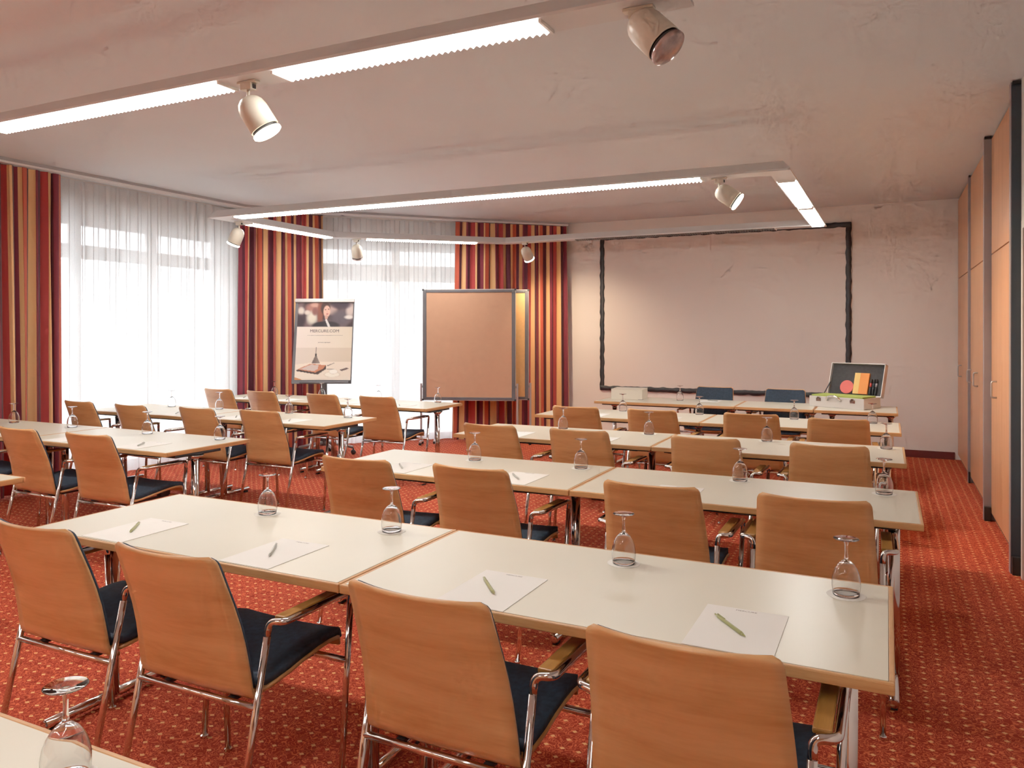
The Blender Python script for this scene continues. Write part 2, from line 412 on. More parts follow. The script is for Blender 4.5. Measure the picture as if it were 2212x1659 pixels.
sB2 = TS[1]-0.06; sC2 = TS[2]-0.02; sD = TS[4]+0.0; sE = TS[5]-.03
rail_seg = [(-7.03, 0.5), (-7.03, 6.95), (-6.52, 7.80), (-6.27, 7.92), (-5.24, 9.03), (-4.10, 10.12)]
rail = thing('curtain_rail', 'white ceiling curtain rail running along the window wall and round the bay', 'curtain rail', (0, 0, 0))
for a, b in zip(rail_seg, rail_seg[1:]):
    L = math.hypot(b[0]-a[0], b[1]-a[1]); mm = Matrix.Translation((a[0], a[1], 0)) @ Matrix.Rotation(math.atan2(b[1]-a[1], b[0]-a[0]), 4, 'Z')
    MB().box(-.02, L+.02, -.10, .03, 2.974, 2.999).xf(mm).build('track', 'rail_grey', rail)
    MB().box(-.02, L+.02, -.09, .02, 2.956, 2.9735).xf(mm).build('lit_rail_strip', 'lit_rail_white', rail)  # brighter white strip standing in for the window-lit slit of the rail
CT = 2.948
g1 = 'striped drapes along the window wall'
tag(cloth('drape', s_of_y(2.9), s_of_y(4.66), .045, .052, .125, 'drape', CT, .02, 2.2, spread=.06, seed=2), 'red, gold and plum striped drape before the long sheer, behind the third window-side row', 'curtain', g1)
tag(cloth('drape', s_of_y(6.90), TS[2]+.03, .045, .050, .115, 'drape', CT, .02, 2.2, spread=.04, seed=5), 'red, gold and plum striped drape between the two sheers, behind the flip chart', 'curtain', g1)
tag(cloth('drape', sD-.02, sE, .065, .042, .120, 'drape', CT, .02, 2.0, spread=.05, seed=9), 'red, gold and plum striped drape behind the pin boards, beside the back wall', 'curtain', g1)
g2 = 'white sheer curtains'
tag(cloth('sheer_curtain', s_of_y(4.05), s_of_y(7.0), -.032, .024, .125, 'sheer', CT-.012, .03, 1.5, seed=12, gather=-.2, over=.17), 'long white sheer curtain over the wide window, between two striped drapes', 'curtain', g2)
tag(cloth('sheer_curtain', TS[2]-.05, TS[4]+.12, -.032, .022, .125, 'sheer', CT-.012, .03, 1.5, seed=17, gather=-.2, over=.17), 'white sheer curtain across the bay window between flip chart and pin boards', 'curtain', g2)

# ------------------------------------------------------------------ cabinets (built-in cupboards)
FX = X1
def cupboard(y0, y1, seam, handles, label):
    t = thing('wall_cupboard', label, 'cupboard', (FX, y0, 0), 0, 'beech built-in wall cupboards')
    w = y1-y0
    MB().box(.022, .58, 0.002, w-.002, .06, 2.985).build('carcass', 'door_wood', t)
    MB().box(.03, .55, 0.004, w-.004, 0, .06).build('plinth', 'dark_metal', t)
    MB().box(0, .020, .003, w-.003, 2.080, 2.975).build('upper_door', 'door_wood', t, bevel=.002)
    sx = seam-y0
    doors = []
    for a, b in ((.003, sx-.002), (sx+.002, w-.003)):
        doors.append(MB().box(0, .020, a, b, .065, 2.071).build('door', 'door_wood', t, bevel=.002))
    for hy in handles:
        k = 0 if hy < seam else 1
        y = hy-y0
        MB().tube(fillet([(.0, y, 1.105), (-.034, y, 1.105), (-.034, y, .985), (.0, y, .985)], .02), .0065, 10).build('handle', 'alu', doors[k], smooth=True)
cupboard(5.62, 7.03, 6.42, [6.70], 'beech wall cupboard closest to the white doorway wall, one pull handle')
cupboard(7.10, 8.70, 7.90, [8.03, 8.62], 'beech wall cupboard between the other two, with two pull handles')
cupboard(8.76, 10.17, 9.53, [9.70], 'beech wall cupboard in the corner by the back wall')
for yy, mt, lab in ((5.55, 'navy_post', 'dark blue full-height upright closing the cupboard run at the doorway'),
                    (7.035, 'grey_post', 'mauve grey full-height upright between doorway-end cupboard and two-handled cupboard'),
                    (8.705, 'grey_post', 'mauve grey full-height upright between two-handled cupboard and corner cupboard')):
    t = thing('cupboard_upright', lab, 'upright', (FX, yy, 0), 0, 'uprights between the wall cupboards')
    dp = .06 if yy < 8 and yy > 6 else (.065 if yy < 6 else .05)
    pr = .05 if yy < 8 else .02
    MB().box(-pr, .5, .004, dp-.001, .0, 2.994).build('panel', mt, t, bevel=.002)
    if mt == 'navy_post': MB().box(-pr-.004, -pr, .004, dp-.001, 0, 2.994).build('front_strip', 'grey_post', t)
    MB().box(-pr+.002, -.002, -.03, .003, 0, .11).build('shadow_gap_block', 'black', t, bevel=.003)  # black block standing in for the shadow gap at the toe-kick
    MB().box(-pr+.002, -.002, -.02, .003, 2.975, 2.994).build('top_block', 'black', t)

# ------------------------------------------------------------------ ceiling luminaires
ZB = 2.60; LW = .15
def inset(poly, d):
    n = len(poly); out = []
    for i in range(n):
        p0, p1, p2 = (Vector(poly[i-1]), Vector(poly[i]), Vector(poly[(i+1) % n]))
        a = (p1-p0).normalized(); b = (p2-p1).normalized(); na = Vector((-a.y, a.x)); nb = Vector((-b.y, b.x))
        m = (na+nb); m = m/(m.dot(na)); out.append(p1+m*d)
    return out
def ring(poly, label, panels):
    """poly counter-clockwise; panels = (edge index, start m, end m, material)"""
    root = thing('ceiling_light_frame', label, 'light fitting', (0, 0, 0), 0, 'suspended luminaire frames')
    n = len(poly); O = [Vector(p) for p in poly]; I = inset(poly, LW); OT = inset(poly, .055); IT = inset(poly, LW-.055)
    for i in range(n):
        j = (i+1) % n
        v = [(*O[i], ZB), (*O[j], ZB), (*I[j], ZB), (*I[i], ZB), (*OT[i], ZB+.078), (*OT[j], ZB+.078), (*IT[j], ZB+.078), (*IT[i], ZB+.078)]
        v += [(*O[i], ZB+.012), (*O[j], ZB+.012), (*I[j], ZB+.012), (*I[i], ZB+.012)]
        f = [(0, 3, 2, 1), (0, 1, 9, 8), (8, 9, 5, 4), (4, 5, 6, 7), (2, 3, 11, 10), (10, 11, 7, 6), (0, 8, 4, 7, 11, 3), (1, 2, 10, 6, 5, 9)]
        MB().add(v, f).build('bar', 'lamp_white', root)
    for e, a, b, mt in panels:
        p, q = O[e], O[(e+1) % n]; dd = (q-p).normalized(); nn = Vector((-dd.y, dd.x))
        mm = Matrix(((dd.x, nn.x, 0, p.x), (dd.y, nn.y, 0, p.y), (0, 0, 1, 0), (0, 0, 0, 1)))
        mb = MB(); k = max(2, int((b-a)/.028)); st = (b-a)/k; y0, y1 = .018, LW-.018
        zb, zd = ZB-.001, (ZB-.016 if mt == 'panel' else ZB-.012)
        for c in range(k):
            x = a+c*st
            mb.add([(x, y0, zb), (x+st, y0, zb), (x+st, y1, zb), (x, y1, zb), (x+st*.5, y0+.004, zd), (x+st*.5, y1-.004, zd)],
                   [(0, 1, 4), (3, 5, 2), (0, 4, 5, 3), (1, 2, 5, 4)])
        mb.xf(mm).build('light_panel' if mt == 'panel' else 'louvre_panel', mt, root)
        for c in (a-.012, b+.001): MB().box(c, c+.011, .014, LW-.014, ZB-.012, ZB).xf(mm).build('panel_end', 'white', root)
    return root
# frame over the head table: A, FR, BR, B2, B3 counter-clockwise
PA = [(-6.06, 5.55), (-.605, 5.66), (-.585, 8.93), (-4.44, 8.95), (-6.085, 7.43)]
ring(PA, 'white five-sided suspended luminaire frame between the flip chart and the projection screen',
     [(0, .33, 4.83, 'panel'),
      (1, .42, 1.75, 'panel'), (1, 1.87, 3.12, 'panel'), (2, .52, 2.85, 'louvre_off'),
      (3, .42, 1.80, 'panel'), (4, .1, 1.40, 'panel')])
PB = [(-6.02, -.9), (-.60, -.9), (-.60, 2.67), (-6.02, 2.67)]  # one bar in view; panels on the unseen bars added as fill light
ring(PB, 'white suspended luminaire frame overhead, above the chair row closest to the viewer',
     [(2, .53, 1.78, 'panel'), (2, 2.11, 3.85, 'panel'), (2, 4.15, 5.2, 'panel'), (0, .5, 2.2, 'panel'), (0, 2.6, 4.6, 'panel'),
      (1, .4, 1.7, 'panel'), (3, .4, 1.6, 'panel'), (3, 1.9, 3.0, 'panel')])

def spot(x, y, direction, label, lit=True, energy=40, rz=0.0, size=58, up=0.0):
    t = thing('track_spotlight', label, 'spotlight', (x, y, ZB), rz, 'cream track spotlights')
    a = MB().box(-.055, .055, -.016, .016, -.012, -.0005).box(-.032, .032, -.019, .019, -.040, -.012)
    a.build('adapter', 'spot_cream', t, bevel=.002)
    MB().box(.033, .038, -.008, .008, -.036, -.018).build('lever', 'black', t)
    MB().tube([(0, 0, -.04), (0, 0, -.092+up)], .0075, 12).build('stem', 'spot_cream', t, smooth=True)
    dv = Vector(direction).normalized(); q = dv.to_track_quat('-Z', 'Y').to_matrix().to_4x4()
    piv = Matrix.Translation((0, 0, -.090+up)) @ q @ Matrix.Translation((0, 0, .02))
    body = MB().lathe([(.001, 0), (.020, -.002), (.036, -.008), (.050, -.020), (.060, -.038), (.065, -.062), (.0665, -.158), (.0635, -.160), (.0635, -.150), (.002, -.150)], 36).xf(piv)
    body.build('lamp_body', 'spot_cream', t, smooth=True)
    MB().lathe([(.058, -.150), (.0595, -.171)], 36).xf(piv).build('collar', 'black', t, smooth=True)
    MB().lathe([(.061, -.172), (.0665, -.174), (.0665, -.184), (.058, -.190), (.030, -.1945), (.001, -.196)], 36).xf(piv).build('lens', 'lens_on' if lit else 'lens_off', t, smooth=True)
    if lit:
        l = bpy.data.lights.new('spot_lamp', 'SPOT'); l.energy = energy; l.color = (1, .72, .46); l.spot_size = math.radians(size); l.spot_blend = 1.0; l.shadow_soft_size = .05
        o = bpy.data.objects.new('spot_lamp', l); COL.objects.link(o)
        o.location = Vector((x, y, ZB)) + Vector((0, 0, -.09)) + dv*.215; o.rotation_euler = dv.to_track_quat('-Z', 'Y').to_euler()
spot(-2.58, 2.595, (.42, .30, -.85), 'lit cream spotlight between two glowing panels of the overhead frame', True, 22)
spot(-.775, 2.595, (.66, -.10, -.72), 'unlit cream spotlight at the end of the overhead frame, showing its glass', False, up=.045)
spot(-1.105, 5.735, (.80, .10, -.58), 'lit cream spotlight on the far frame, aimed at the wall cupboards', True, 90, size=75)
spot(-5.95, 5.86, (-.42, -.10, -.90), 'lit cream spotlight at the window corner of the far frame, by the long sheer', True, 16)
spot(-5.80, 7.60, (-.25, .45, -.84), 'cream spotlight in front of the bay sheer, aimed towards the window', False)
spot(-4.085, 8.76, (.12, .62, -.78), 'lit cream spotlight in front of the striped drape beside the projection screen', True, 60, size=110)

# ------------------------------------------------------------------ projection screen
scr = thing('projection_screen', 'large wall-mounted projection screen with black border', 'screen', (-3.59, Y1-.012, .66))
SW, SH = 3.20, 2.14; bw = .062
MB().box(bw*.5, SW-bw*.5, -.012, .0, bw*.5, SH-bw*.5).build('screen_fabric', 'screen', scr)
def wavy(x0, z0, x1, z1):
    L = math.hypot(x1-x0, z1-z0); n = int(L/.02); dx, dz = (x1-x0)/L, (z1-z0)/L; G = []
    for i in range(n+1):
        s = L*i/n; w = .5*bw*(1+.07*math.sin(s*37)+.05*math.sin(s*71+1)); o = .003*math.sin(s*29+.6)
        G.append([(x0+dx*s-dz*(w*k+o), -.016-.004*math.sin(s*50+k), z0+dz*s+dx*(w*k+o)) for k in (-1, 0, 1)])
    return G
for seg in ((0, bw/2, SW, bw/2), (SW, SH-bw/2, 0, SH-bw/2), (bw/2, SH, bw/2, 0), (SW-bw/2, 0, SW-bw/2, SH)):
    MB().slab(wavy(*seg), .004).build('border_frame', 'black_vinyl', scr, smooth=True)

# ------------------------------------------------------------------ tables
TH = .73; TD = .70; TW = 1.4756
def make_table(name, w, label, group, loc, li=.150, ri=.062):
    t = thing(name, label, 'table', loc, 0, group)
    e = .013; x0, x1, y0, y1 = .002, w-.002, 0, TD
    MB().box(x0+e, x1-e, y0+e, y1-e, TH-.026, TH+.0002).build('tabletop', 'laminate', t)
    ob = MB()
    for a in ((x0, x1, y0, y0+e), (x0, x1, y1-e, y1), (x0, x0+e, y0+e, y1-e), (x1-e, x1, y0+e, y1-e)): ob.box(*a, TH-.027, TH)
    ob.build('edge_band', 'beech_edge', t, bevel=.0035)
    MB().box(.10, w-.10, .035, .06, TH-.040, TH-.027).box(.10, w-.10, TD-.06, TD-.035, TH-.040, TH-.027).build('under_rail', 'dark_metal', t)
    for lx in (li, w-ri):
        lg = MB().lathe([(.0235, .030), (.0235, TH-.046)], 24, (lx, .25, 0)).lathe([(.0235, TH-.075), (.055, TH-.046)], 24, (lx, .25, 0))
        lo = lg.build('leg', 'chrome', t, smooth=True)
        MB().tube([(lx, -.03, .030), (lx, .53, .030)], .019, 16).build('foot', 'chrome', lo, smooth=True)
        for ya, yb in ((-.036, -.0305), (.5305, .536)): MB().tube([(lx, ya, .030), (lx, yb, .030)], .0165, 12).build('foot_cap', 'chrome', lo)
        for ya in (-.02, .48): MB().box(lx-.012, lx+.012, ya, ya+.04, .001, .0125).build('foot_pad', 'black', lo)
        MB().box(lx-(.115 if lx > .2 else .085), lx+(.028 if lx > .2 else .075), .075, .44, TH-.045, TH-.028).build('mounting_plate', 'black', t, bevel=.004)
    return t
RX = {'R1': .018, 'R2': .131, 'R3': .102, 'R4': .098}
RY = {'R0': .223, 'R1': 1.823, 'R2': 3.372, 'R3': 4.872, 'R4': 6.326, 'H': 7.824, 'L0': 1.763, 'L1': 3.315, 'L2': 4.792, 'L3': 6.29}
ROWN = {'R4': 'first row from the screen', 'R3': 'second row from the screen', 'R2': 'third row from the screen', 'R1': 'fourth row from the screen', 'R0': 'fifth row from the screen',
        'L3': 'first row from the screen', 'L2': 'second row from the screen', 'L1': 'third row from the screen', 'L0': 'fourth row from the screen'}
BLK = {'R': 'cabinet-side block', 'L': 'window-side block'}
proto = None
GT = 'long seminar tables in rows'
for r in ('R1', 'R2', 'R3', 'R4', 'R0', 'L1', 'L2', 'L3', 'L0'):
    xr = RX.get(r, -.20 if r == 'R0' else -3.972)
    for k in range(2):
        if r in ('L0', 'R0') and k == 1: continue
        pos = ('table end by the side aisle' if k == 0 else 'table end by the middle aisle') if r[0] == 'R' else ('table by the middle aisle' if k == 0 else 'table by the window')
        pos = pos.replace('table end', 'table')
        lab = 'cream seminar table, %s, %s, %s' % (ROWN[r], BLK[r[0]], pos)
        loc = (xr-TW*(k+1), RY[r], 0)
        if proto is None: proto = make_table('seminar_table', TW, lab, GT, loc)
        else:
            o = dup(proto, loc, 0, lab, GT)
            if r[0] == 'L' and k == 1: o.scale.x = .95; o.location.x += TW*.05
            if r[0] == 'R' and k == 0:                    # these end legs stand a little further in
                for c in kids(o):
                    if c.name.startswith(('leg', 'mounting_plate')) and max(v[0] for v in c.bound_box) > TW*.6: c.location.x = -.043
            if r[0] == 'L' and k == 0:
                for c in kids(o):
                    if c.name.startswith(('leg', 'mounting_plate')) and max(v[0] for v in c.bound_box) > TW*.6: c.location.x = .030
            if r == 'L3' and k == 1:
                for c in kids(o):
                    if c.name.startswith(('leg', 'mounting_plate')) and max(v[0] for v in c.bound_box) < TW*.4: c.location.x = -.06
            if r == 'L1' and k == 1:
                for c in kids(o):
                    if c.name.startswith(('leg', 'mounting_plate')) and max(v[0] for v in c.bound_box) > TW*.6: c.location.x = .03
for c in kids(proto):
    if c.name.startswith(('leg', 'mounting_plate')) and max(v[0] for v in c.bound_box) > TW*.6: c.location.x = -.043
HX = .093
make_table('seminar_table', TW-.006, 'long cream head table facing the rows, carrying the white box', 'head tables along the screen', (HX-.722-.732-TW+.005, RY['H'], 0))
make_table('seminar_table', .732, 'short cream head table in the middle of the three by the screen', 'head tables along the screen', (HX-.722-.732, RY['H'], 0), .10, .035)
make_table('seminar_table', .722, 'short cream head table at the cabinet end, under the open metal case', 'head tables along the screen', (HX-.722, RY['H'], 0))

# ------------------------------------------------------------------ chairs
def make_chair(label, loc, rz, group):
    t = thing('armchair', label, 'chair', loc, rz, group)
    ns = 12; sv = [-1+2*j/ns for j in range(ns+1)]
    # backrest: plywood shell, concave to the sitter, leaning back
    BP = [(.150, .4305), (.132, .4345), (.119, .446), (.112, .468), (.107, .500), (.100, .545), (.090, .600), (.074, .660), (.054, .720), (.033, .775), (.016, .820), (.009, .838), (.005, .848), (.002, .855), (0.0, .860)]
    def half(z):
        w = .2235-.0265*max(0, (z-.44)/.42)**1.15
        if z > .840: dz = z-.840; w -= .020-math.sqrt(max(0, .02**2-dz*dz))
        return w
    def sag(z): return .006+.026*max(0, min(1, (z-.43)/.25))
    G = [[(s*half(z), y+sag(z)*(s*s-1), z) for s in sv] for y, z in BP]
    MB().slab(G, .011).build('backrest', 'beech', t, smooth=True)
    CB = [p for p in BP if p[1] > .45]
    Gc = [[(s*(half(z)-.004), y+sag(z)*(s*s-1)+.0122, z-.005) for s in sv] for y, z in CB]
    MB().slab(Gc, .009).build('back_cushion', 'navy', t, smooth=True)
    SP = [(.520, .428), (.522, .440), (.514, .4515), (.497, .459), (.460, .4625), (.400, .459), (.330, .450), (.260, .441), (.200, .4335), (.151, .4305)]
    def sw(y): return .2235-.004*(y > .3)-(0.02*max(0, (y-.50)/.022))
    Gs = [[(s*sw(y), y, z+.007*s*s) for s in sv] for y, z in reversed(SP)]
    MB().slab(Gs, .011).build('seat', 'beech', t, smooth=True)
    SC = [(.524, .442), (.522, .4545), (.512, .465), (.492, .4715), (.455, .474), (.400, .4705), (.330, .4615), (.260, .4525), (.200, .4465), (.165, .4455), (.142, .452), (.1335, .466)]
    Gq = [[(s*(sw(y)-.004), y, z+.007*s*s) for s in sv] for y, z in reversed(SC)]
    MB().slab(Gq, .024).build('seat_cushion', 'navy', t, smooth=True)
    r = .0105
    for sx in (-1, 1):
        rl = MB().tube([(sx*.236, .018, .004), (sx*.236, .152, .600)], r, 14).build('leg', 'chrome', t, smooth=True)
        MB().lathe([(.013, 0), (.013, .012), (.0105, .014)], 16, (sx*.236, .018, 0)).build('glide', 'chrome', rl)
        fl = MB().tube([(sx*.246, .476, .004), (sx*.281, .480, .600)], r, 14).build('leg', 'chrome', t, smooth=True)
        MB().lathe([(.0145, 0), (.0145, .010), (.0105, .013)], 16, (sx*.246, .476, 0)).build('glide', 'chrome', fl)
        path = fillet([(sx*.236, .152, .600), (sx*.237, .160, .640), (sx*.284, .170, .643), (sx*.284, .482, .640), (sx*.281, .480, .600)], .026, 7)
        MB().tube(path, r, 14).build('arm_tube', 'chrome', t, smooth=True)
        ar = MB().box(min(sx*.232, sx*.272), max(sx*.232, sx*.272), .186, .462, .637, .650)
        ar.build('armrest', 'arm_wood', t, bevel=.004)
    MB().tube([(-.236, .1095, .411), (.236, .1095, .411)], r, 14).build('crossbar', 'chrome', t, smooth=True)
    MB().tube([(-.270, .4785, .412), (.270, .4785, .412)], r, 14).build('crossbar', 'chrome', t, smooth=True)
    for sx in (-.13, .13):
        MB().box(sx-.012, sx+.012, .118, .470, .409, .419).box(sx-.02, sx+.02, .13, .16, .419, .429).box(sx-.02, sx+.02, .40, .47, .419, .444).build('seat_support', 'dark_metal', t)
    return t
A = math.radians
CH = {'R1': [(-2.475, 1.552, 0.5), (-1.838, 1.530, .5), (-1.010, 1.552, -1), (-.374, 1.539, -.3)],
      'R2': [(-2.335, 3.05, 1), (-1.714, 3.078, -2), (-.862, 3.055, -.5), (-.248, 3.075, 1)],
      'R3': [(-2.375, 4.534, -3), (-1.742, 4.535, -2), (-.952, 4.522, -1), (-.285, 4.524, 0)],
      'R4': [(-2.30, 5.914, 1), (-1.668, 5.944, -2), (-.918, 5.975, 1), (-.310, 5.895, 3)],
      'L1': [(-5.80, 3.055, 0), (-5.007, 3.050, -2), (-4.335, 3.060, 1)],
      'L2': [(-6.43, 4.45, -3), (-5.726, 4.42, -3), (-5.012, 4.475, -2), (-4.406, 4.54, 0)],
      'L3': [(-6.44, 6.04, -1), (-5.815, 6.02, -3), (-5.005, 6.0, -4), (-4.35, 6.006, 1)]}
cp = None
GC = 'beech-backed armchairs at the rows of tables'
for r in CH:
    n = len(CH[r])
    for k, (x, y, a) in enumerate(CH[r]):
        if r[0] == 'R': pos = '%s seat from the cabinets' % ORD[n-1-k]
        else: pos = '%s seat from the middle aisle' % ORD[n-1-k]
        lab = 'beech-backed armchair, %s, %s, %s' % (ROWN[r], BLK[r[0]], pos)
        if cp is None: cp = make_chair(lab, (x, y, 0), A(a), GC)
        else: dup(cp, (x, y, 0), A(a), lab, GC)
for x, y, a, lab in ((-1.71, 8.64, 178, 'armchair behind the long head table, its dark blue upholstered front facing the rows'),
                     (-.972, 8.64, 180, 'armchair behind the short head table beside the metal case, dark blue front facing the rows')):
    dup(cp, (x, y, 0), A(a), lab, 'armchairs behind the head tables')

# ------------------------------------------------------------------ glasses, coasters, paper, pens
def make_glass(label, loc, group):
    t = thing('wine_glass', label, 'glass', loc, 0, group)
    outer = [(.0355, .0), (.0372, .012), (.0386, .028), (.0382, .044), (.0352, .060), (.0295, .075), (.0215, .087), (.0128, .0955), (.0062, .1005)]
    inner = [(max(.0001, r-.0012), z) for r, z in outer[:-2]]+[(.010, .0925), (.0001, .0960)]
    MB().lathe([(.0001, .1020)]+list(reversed(outer))+inner, 36).build('bowl', 'solid_glass', t, smooth=True)
    st = [(.0001, .1023), (.0062, .1026), (.0048, .110), (.0042, .122), (.0043, .136), (.0055, .146), (.0068, .1505), (.0001, .1508)]
    MB().lathe(st, 24).build('stem', 'solid_glass', t, smooth=True)
    ft = [(.0001, .1511), (.0100, .1513), (.020, .1550), (.0335, .1582), (.0348, .1592), (.0335, .1600), (.010, .1592), (.0001, .1588)]
    MB().lathe(ft, 36).build('foot', 'solid_glass', t, smooth=True)
    return t
def doily_mesh():
    n = 96; pts = []
    for k in range(n):
        a = 2*PI*k/n; rr = .0505+.0022*abs(math.sin(a*12)); pts.append((rr*math.cos(a), rr*math.sin(a)))
    return MB().prism(pts, 0, .0008).build('coaster', 'doily')
coa = None; gp = None
GL = {'R1': [(-2.282, 2.40), (-1.666, 2.394), (-.763, 2.390), (-.104, 2.379)], 'R2': [(-2.148, 3.92), (-1.50, 3.94), (-.661, 3.962), (-.012, 3.931)],
      'R3': [(-2.23, 5.475), (-1.553, 5.46), (-.736, 5.475), (-.004, 5.45)], 'R4': [(-2.224, 6.94), (-1.513, 6.95), (-.709, 6.93), (-.106, 6.90)],
      'L1': [(-6.395, 3.87), (-5.694, 3.89), (-4.844, 3.885), (-4.14, 3.90)], 'L2': [(-6.37, 5.39), (-5.76, 5.42), (-4.894, 5.42), (-4.203, 5.385)],
      'L3': [(-6.453, 6.90), (-5.755, 6.90), (-4.972, 6.90), (-4.226, 6.91)]}
def put_glass(x, y, where):
    global coa, gp
    g = 'upturned wine glasses on the tables'
    lc = 'white scalloped paper coaster, %s' % where; lg = 'upturned stemmed glass, %s' % where
    if coa is None:
        coa = tag(doily_mesh(), lc, 'coaster', 'paper coasters under the glasses'); coa.location = (x, y, TH+.0006)
        gp = make_glass(lg, (x, y, TH+.0017), g)
    else:
        c = coa.copy(); COL.objects.link(c); c.location = (x, y, TH+.0006); c['label'] = lc; c.rotation_euler.z = random.uniform(0, 6)
        dup(gp, (x, y, TH+.0017), 0, lg, g)
for r in GL:
    for k, (x, y) in enumerate(GL[r]):
        w = '%s, %s, %s from the %s' % (ROWN[r], BLK[r[0]], ORD[len(GL[r])-1-k], 'cabinets' if r[0] == 'R' else 'middle aisle')
        put_glass(x, y, w)
put_glass(-2.007, 8.26, 'head table beside the white box')
put_glass(-1.225, .825, 'alone on the table closest to the viewer')

def text_mesh(body, size, mat, name, parent, mat4, align='CENTER'):
    cu = bpy.data.curves.new('t', 'FONT'); cu.body = body; cu.size = size; cu.align_x = align; cu.align_y = 'CENTER'
    tmp = bpy.data.objects.new('t', cu); COL.objects.link(tmp)
    bpy.context.view_layer.update()
    me = bpy.data.meshes.new_from_object(tmp.evaluated_get(bpy.context.evaluated_depsgraph_get()))
    bpy.data.objects.remove(tmp); bpy.data.curves.remove(cu)
    me.transform(mat4); me.name = name
    me.materials.clear(); me.materials.append(M[mat])
    o = bpy.data.objects.new(name, me); COL.objects.link(o)
    if parent is not None: o.parent = parent
    return o
def make_sheet(label, loc, group):
    t = thing('note_pad', label, 'notepad', loc, 0, group)
    MB().box(-.105, .105, -.1485, .1485, 0, .0016).build('paper_sheet', 'paper', t)
    text_mesh('MERCURE', .0125, 'ink', 'letterhead', t, Matrix.Translation((0, .133, .00195)))
    return t
def make_pen(name, matn, label, loc, rz, group):
    t = thing(name, label, 'pen', loc, rz, group)
    Rm = Matrix.Rotation(PI/2, 4, 'Y')
    MB().lathe([(.0001, -.072), (.0028, -.070), (.0046, -.060), (.0048, -.02), (.0048, .050), (.0040, .058)], 14).xf(Rm).build('barrel', matn, t, smooth=True)
    MB().lathe([(.0001, .0735), (.0007, .073), (.0030, .062), (.0040, .0582)], 12).xf(Rm).build('tip', matn, t, smooth=True)
    MB().lathe([(.0022, -.080), (.0022, -.070)], 10).xf(Rm).build('button', matn, t)
    MB().box(-.066, -.028, -.0012, .0012, .0052, .0066).box(-.066, -.062, -.0012, .0012, .0040, .0066).build('clip', matn, t)
    return t
shp = None; pg = None; pw = None
PA_ = {'R1': [-.075, 0.0, -.02, .036], 'R2': [-.05, .028, -.02, 0.01], 'R3': [-.06, -.045, -.02, 0], 'R4': [-.05, -.03, 0, 0], 'L1': [-.05, -.09, -.05], 'L2': [-.05]*4, 'L3': [-.03]*4}
for r in PA_:
    n = len(CH[r])
    for k in range(n):
        x = CH[r][k][0]+PA_[r][k]; y = RY[r]+.166+random.uniform(-.006, .006)
        if r == 'R1': x = [-2.540, -1.853, -1.0235, -.337][k]; y = [RY[r]+.167, RY[r]+.164, RY[r]+.160, RY[r]+.160][k]
        who = '%s, %s, %s from the %s' % (ROWN[r], BLK[r[0]], ORD[n-1-k], 'cabinets' if r[0] == 'R' else 'middle aisle')
        ls = 'white letterhead sheet, %s' % who
        if shp is None: shp = make_sheet(ls, (x, y, TH+.0006), 'note sheets at the seats')
        else: dup(shp, (x, y, TH+.0006), A(random.uniform(-1, 1)), ls, 'note sheets at the seats')
        green = r == 'R1' and k in (0, 2, 3)
        lp = ('olive ballpoint pen, ' if green else 'grey ballpoint pen, ')+who
        loc = (x-.018, y+.005, TH+.0072)
        rz = A(-52+random.uniform(-5, 5))
        if green:
            if pg is None: pg = make_pen('ballpoint_pen', 'pen_green', lp, loc, rz, 'pens on the note sheets')
            else: dup(pg, loc, rz, lp, 'pens on the note sheets')
        else:
            if pw is None: pw = make_pen('ballpoint_pen', 'pen_grey', lp, loc, rz, 'pens on the note sheets')
            else: dup(pw, loc, rz, lp, 'pens on the note sheets')
dup(shp, (-1.70, 8.34, TH+.0006), A(180), 'white letterhead sheet on the long head table, by the blue-fronted armchair', 'note sheets at the seats')
dup(pw, (-1.68, 8.35, TH+.0072), A(150), 'grey pen on the head table sheet', 'pens on the note sheets')

# ------------------------------------------------------------------ head table: white box and open metal case
bx = thing('cardboard_box', 'low cream box on the long head table', 'box', (-2.735, 8.115, TH+.0008), A(5))
MB().box(0, .345, 0, .30, 0, .105).build('box_body', 'box_white', bx, bevel=.003)
MB().box(-.002, .347, -.002, .302, .1055, .112).build('lid', 'box_white', bx, bevel=.002)
MB().box(.30, .346, -.0015, .06, .001, .006).build('label_strip', 'grey_post', bx)

case = thing('presentation_case', 'open aluminium presentation case at the cabinet end of the head tables', 'case', (-.70, 8.235, TH+.0008), A(-25))
CW, CD, CHh = .555, .335, .105
cb = MB().box(0, CW, 0, .008, .004, CHh).box(0, CW, CD-.008, CD, .004, CHh).box(0, .008, .008, CD-.008, .004, CHh).box(CW-.008, CW, .008, CD-.008, .004, CHh).box(0, CW, 0, CD, .0, .006)
cb.build('case_tray', 'case_alu', case, bevel=.003)
MB().box(.012, CW-.012, .012, CD-.012, .02, .085).build('foam_insert', 'foam', case)
LT = Matrix.Translation((0, CD+.004, CHh)) @ Matrix.Rotation(A(-17), 4, 'X')
LHh = .335; ld = .06
lid = MB().box(0, CW, ld-.006, ld, 0, LHh).box(0, CW, 0, ld, 0, .008).box(0, CW, 0, ld, LHh-.008, LHh).box(0, .008, 0, ld, .008, LHh-.008).box(CW-.008, CW, 0, ld, .008, LHh-.008).xf(LT).build('lid', 'case_alu', case, bevel=.002)
MB().box(.009, CW-.009, .030, ld-.007, .009, LHh-.009).xf(LT).build('lid_lining', 'foam', lid)
MB().box(.05, .12, .027, .0298, .075, .09).xf(LT).build('pen_strap', 'black', lid)
MB().tube([(.012, CD*.72, CHh-.01), tuple(LT @ Vector((.012, .01, .13)))], .005, 8).build('stay_arm', 'black', case)
